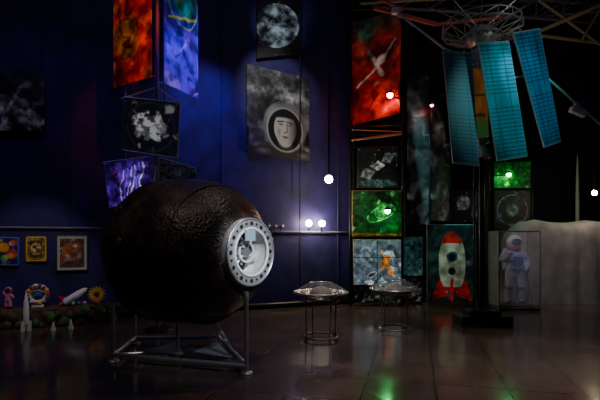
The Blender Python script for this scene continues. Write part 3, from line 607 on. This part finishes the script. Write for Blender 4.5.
P=lambda r,h,i:(sx+r*math.cos(i*math.pi/8),sy+r*math.sin(i*math.pi/8),h)
for i in range(16):
    for k in range(3):
        seg.append((P(Rr[k],hz[k],i),P(Rr[k],hz[k],i+1),.014))
        if k<2: seg.append((P(Rr[k],hz[k],i),P(Rr[k+1],hz[k+1],i),.012)); seg.append((P(Rr[k],hz[k],i),P(Rr[k+1],hz[k+1],i+1),.009))
    seg.append((P(.72,5.58,i),P(.72,5.72,i),.01)); seg.append((P(.72,5.72,i),P(.72,5.72,i+1),.012)); seg.append((P(.72,5.58,i),P(.72,5.72,i+1),.008))
for a,l in((.4,1.0),(1.9,.9),(2.6,1.1),(3.7,.8),(5.5,.9)): seg.append(((sx,sy,5.6),(sx+l*math.cos(a),sy+.4*math.sin(a),5.6+.55),.01))
tubes('lattice_antenna',seg,DULL,sat,6)
LT=mat('pale_teal_metal',(.3,.55,.55),.35,.3)
tubes('booms',[((1.8,8.5,5.92),(2.68,8.3,5.12),.02),((2.66,8.3,5.14),(3.4,8.6,5.0),.014),((4.6,8.5,4.72),(5.72,8.5,3.75),.022),((5.72,8.5,3.75),(6.6,8.5,3.1),.016),((5.2,8.5,4.2),(5.35,8.5,4.0),.05)],LT,sat)
box('boom_sensor',(5.25,8.5,4.02),(.3,.12,.1),WHITE,sat,ry=.4,bev=.01); box('boom_lamp_head',(1.8,8.5,5.92),(.12,.1,.1),WHITE,sat)
# ------------------------------------------------------------ ceiling truss
tr=empty('roof_beams',(4.5,9.5,8.9))
sg=[]
def truss(a,c_,hh,r):
    a=Vector(a);c_=Vector(c_);n_=int((c_-a).length/.55); up=Vector((0,0,hh))
    sg.append((a,c_,r)); sg.append((a+up,c_+up,r))
    for i in range(n_):
        p=a.lerp(c_,i/n_);q=a.lerp(c_,(i+1)/n_); sg.append((p,q+up,r*.6)); sg.append((p+up,p,r*.6))
truss((1.6,9.9,6.75),(7.6,9.9,6.3),.4,.035)
truss((2.6,12.7,7.6),(8.5,9.0,6.35),.4,.03)
GM=mat('truss_grey',(.07,.07,.075),.5,.2,var=.2)
tubes('truss_steel',sg,GM,tr,8)
tubes('truss_beams',[((4.7,9.9,5.95),(7.0,9.6,6.85),.04),((4.9,10.6,6.5),(7.4,10.4,6.1),.04),((6.2,9.9,6.0),(6.9,9.8,7.2),.03),((1.3,9.8,6.75),(4.9,9.8,6.95),.03),((5.2,9.9,6.9),(6.6,9.9,5.9),.03)],TAN,tr,8)
tubes('truss_pipe',[((1.6,9.7,6.6),(2.9,9.6,6.2),.05),((2.9,9.6,6.2),(4.3,9.6,6.35),.035),((1.4,9.6,6.9),(2.2,9.6,6.5),.035)],RUST,tr,10)
tubes('truss_hangers',[((1.7,9.9,6.7),(1.7,9.9,9),.02),((7.5,9.9,6.5),(7.5,9.9,9),.02),((2.6,12.7,7.9),(2.6,12.7,9),.02),((6.9,9.6,6.7),(6.9,9.6,9),.02),((4.8,9.9,5.8),(4.8,9.9,9),.012),((8.4,9.05,6.4),(8.4,9.05,9),.02),((2.9,9.6,6.2),(2.9,9.6,9),.01)],DARKM,tr,8)
# ------------------------------------------------------------ lamps
def bulb(name,x,y,zz,r=.055,m=BULB,top=9):
    e=empty(name,(x,y,zz)); ball('glow_bulb',(x,y,zz),r,m,e)
    lathe('socket',[(.02,r*.9),(.028,r*.9),(.028,r+.06),(.01,r+.08)],DARKM,e,Matrix.Translation((x,y,zz)),16)
    tube('cord',(x,y,zz+r+.05),(x,y,top),.02,DARKM,e,8)
bulb('pendant_bulb',.64,10.0,2.95,.085); bulb('pendant_bulb',7.2,11.0,2.75,.06)
def wallbulb(name,x,zz,m=BULB,r=.075):
    y=wy(x)-.22; e=empty(name,(x,y,zz)); ball('glow_bulb',(x,y,zz),r,m,e,seg=16)
    tube('arm',(x,y+.04,zz-.06),(x,wy(x)-.05,1.8),.014,DARKM,e)
wallbulb('wall_bulb',.21,2.0); wallbulb('wall_bulb',.53,2.0)
tube('thin_pole',(0.0,10.6,0),(0.0,10.6,9),.012,DARKM)
def tlamp(par,name,p,c,s,r,arm):
    ball(name+'_bulb',p,r,emis(name+'_glow',c,s),par,seg=16); tube(name+'_arm',Vector(p)+Vector((0,r,0)),arm,.012,DARKM,par,8)
    lathe(name+'_shade',[(r*.5,r*1.5),(r*1.25,r*.9),(r*1.3,r*.3)],DARKM,par,Matrix.Translation(p),16)
tlamp(ec,'red_lamp',(2.1,10.5,4.98),(1,.05,.03),100,.07,(2.47,10.8,4.98))
tlamp(ec,'green_lamp',(2.05,10.55,2.28),(.12,1,.25),70,.065,(2.47,10.8,2.28))
tlamp(ew2,'green_lamp',(5.8,12.5,3.42),(.08,1,.25),80,.06,(5.44,12.8,3.42))
tlamp(ew,'red_lamp',(3.28,11.2,4.95),(1,.05,.03),30,.04,(3.3,11.45,4.95))
rs=empty('rail_spotlights',(-.4,wy(-.4)-.1,1.85))
for i,x in enumerate((-.75,-.6,-.45)):
    y=wy(x)-.1; lathe('rail_can_%d'%i,[(.001,.08),(.035,.08),(.04,-.04),(.001,-.04)],DULL,rs,Matrix.Translation((x,y,1.9))@Matrix.Rotation(.7,4,'Y'),14)
    tube('rail_stem_%d'%i,(x,y,1.8),(x,y,1.9),.008,DARKM,rs)
def spot(name,loc,tgt,e,c,ang,blend=.5,r=.08):
    l=bpy.data.lights.new(name,'SPOT'); l.energy=e; l.color=c; l.spot_size=math.radians(ang); l.spot_blend=blend; l.shadow_soft_size=r
    o=bpy.data.objects.new(name,l); o.location=loc; o.rotation_euler=(Vector(tgt)-Vector(loc)).to_track_quat('-Z','Y').to_euler(); COL.objects.link(o); return o
def area(name,loc,sx_,sy_,e,c):
    l=bpy.data.lights.new(name,'AREA'); l.shape='RECTANGLE'; l.size=sx_; l.size_y=sy_; l.energy=e; l.color=c
    o=bpy.data.objects.new(name,l); o.location=loc; COL.objects.link(o)
area('ambient_fill',(0,5,8.9),12,9,40,(.65,.6,1))  # added unseen area light, dim ambient fill for the closed room
spot('hatch_spotlight',(2.2,2.0,4.2),(-.63,5.5,1.44),1400,(.9,.95,1),10.5,.4)
spot('hull_spotlight',(-2.2,2.6,6.0),(-1.5,6,1.8),150,(1,.84,.72),34,.8)
spot('stand_spotlight',(1.8,2.6,4.5),(-1.4,6,-.2),150,(.85,.92,1),20,.9)
spot('wall_wash_spotlight',(-1.5,8.4,6.3),(-2.1,9.98,4.0),290,(.24,.1,1),66,1)
spot('wall_wash_spotlight',(-4.5,6.0,7.5),(-5,8.8,2),55,(.25,.22,1),70,1)
spot('banner_spotlight',(-1.9,6.6,6.6),(-2.9,8.0,5.2),160,(1,.08,.04),30,.9)
spot('banner_spotlight',(-1.0,6.9,6.4),(-2.15,8.1,4.9),190,(.25,.12,1),26,.9)
spot('cosmonaut_spotlight',(-.4,7.2,7.3),(-.5,10.6,5.0),330,(1,1,1),32,.6)
spot('moon_poster_fill',(-.4,8.2,5.2),(-.5,10.6,6.7),110,(.85,.95,1),32,.7)  # added spot without a fixture, brightens the moon poster
spot('gallery_spotlight',(-3.5,5,5.2),(-5.1,8.6,.9),230,(1,.9,.8),30,.7)
spot('panel_spotlight',(5.0,4.5,5.6),(3.9,8.3,4.2),380,(.3,1,1),34,.7)
spot('tent_spotlight',(4.6,8.6,5.6),(7.2,11.4,.7),240,(1,.95,.9),44,.8)
spot('case_spotlight',(3.6,7.4,5.8),(4.5,10.5,1.0),260,(.85,.8,1),22,.8)
spot('floor_spotlight',(4.0,6.0,6.5),(3.0,4.7,0),520,(1,.72,.6),62,1)
spot('floor_spotlight',(0,6.5,7),(.3,6,0),200,(1,.8,.7),50,1)
spot('table_spotlight',(1,5.0,5.0),(1,7.6,.7),200,(1,.95,.9),26,.8)
spot('truss_spotlight',(4.5,6.0,5.2),(4.3,9.5,6.4),60,(1,.9,.8),70,.8)
# ------------------------------------------------------------ world & camera
w=bpy.data.worlds.new('night'); S.world=w; w.use_nodes=True; w.node_tree.nodes['Background'].inputs[0].default_value=(.002,.002,.004,1)
cd=bpy.data.cameras.new('camera'); cd.sensor_width=36; cd.lens=27; cd.shift_y=40/600; cd.clip_end=100
co=bpy.data.objects.new('camera',cd); co.location=(0,0,1.6); co.rotation_euler=(math.pi/2,0,0); COL.objects.link(co); S.camera=co
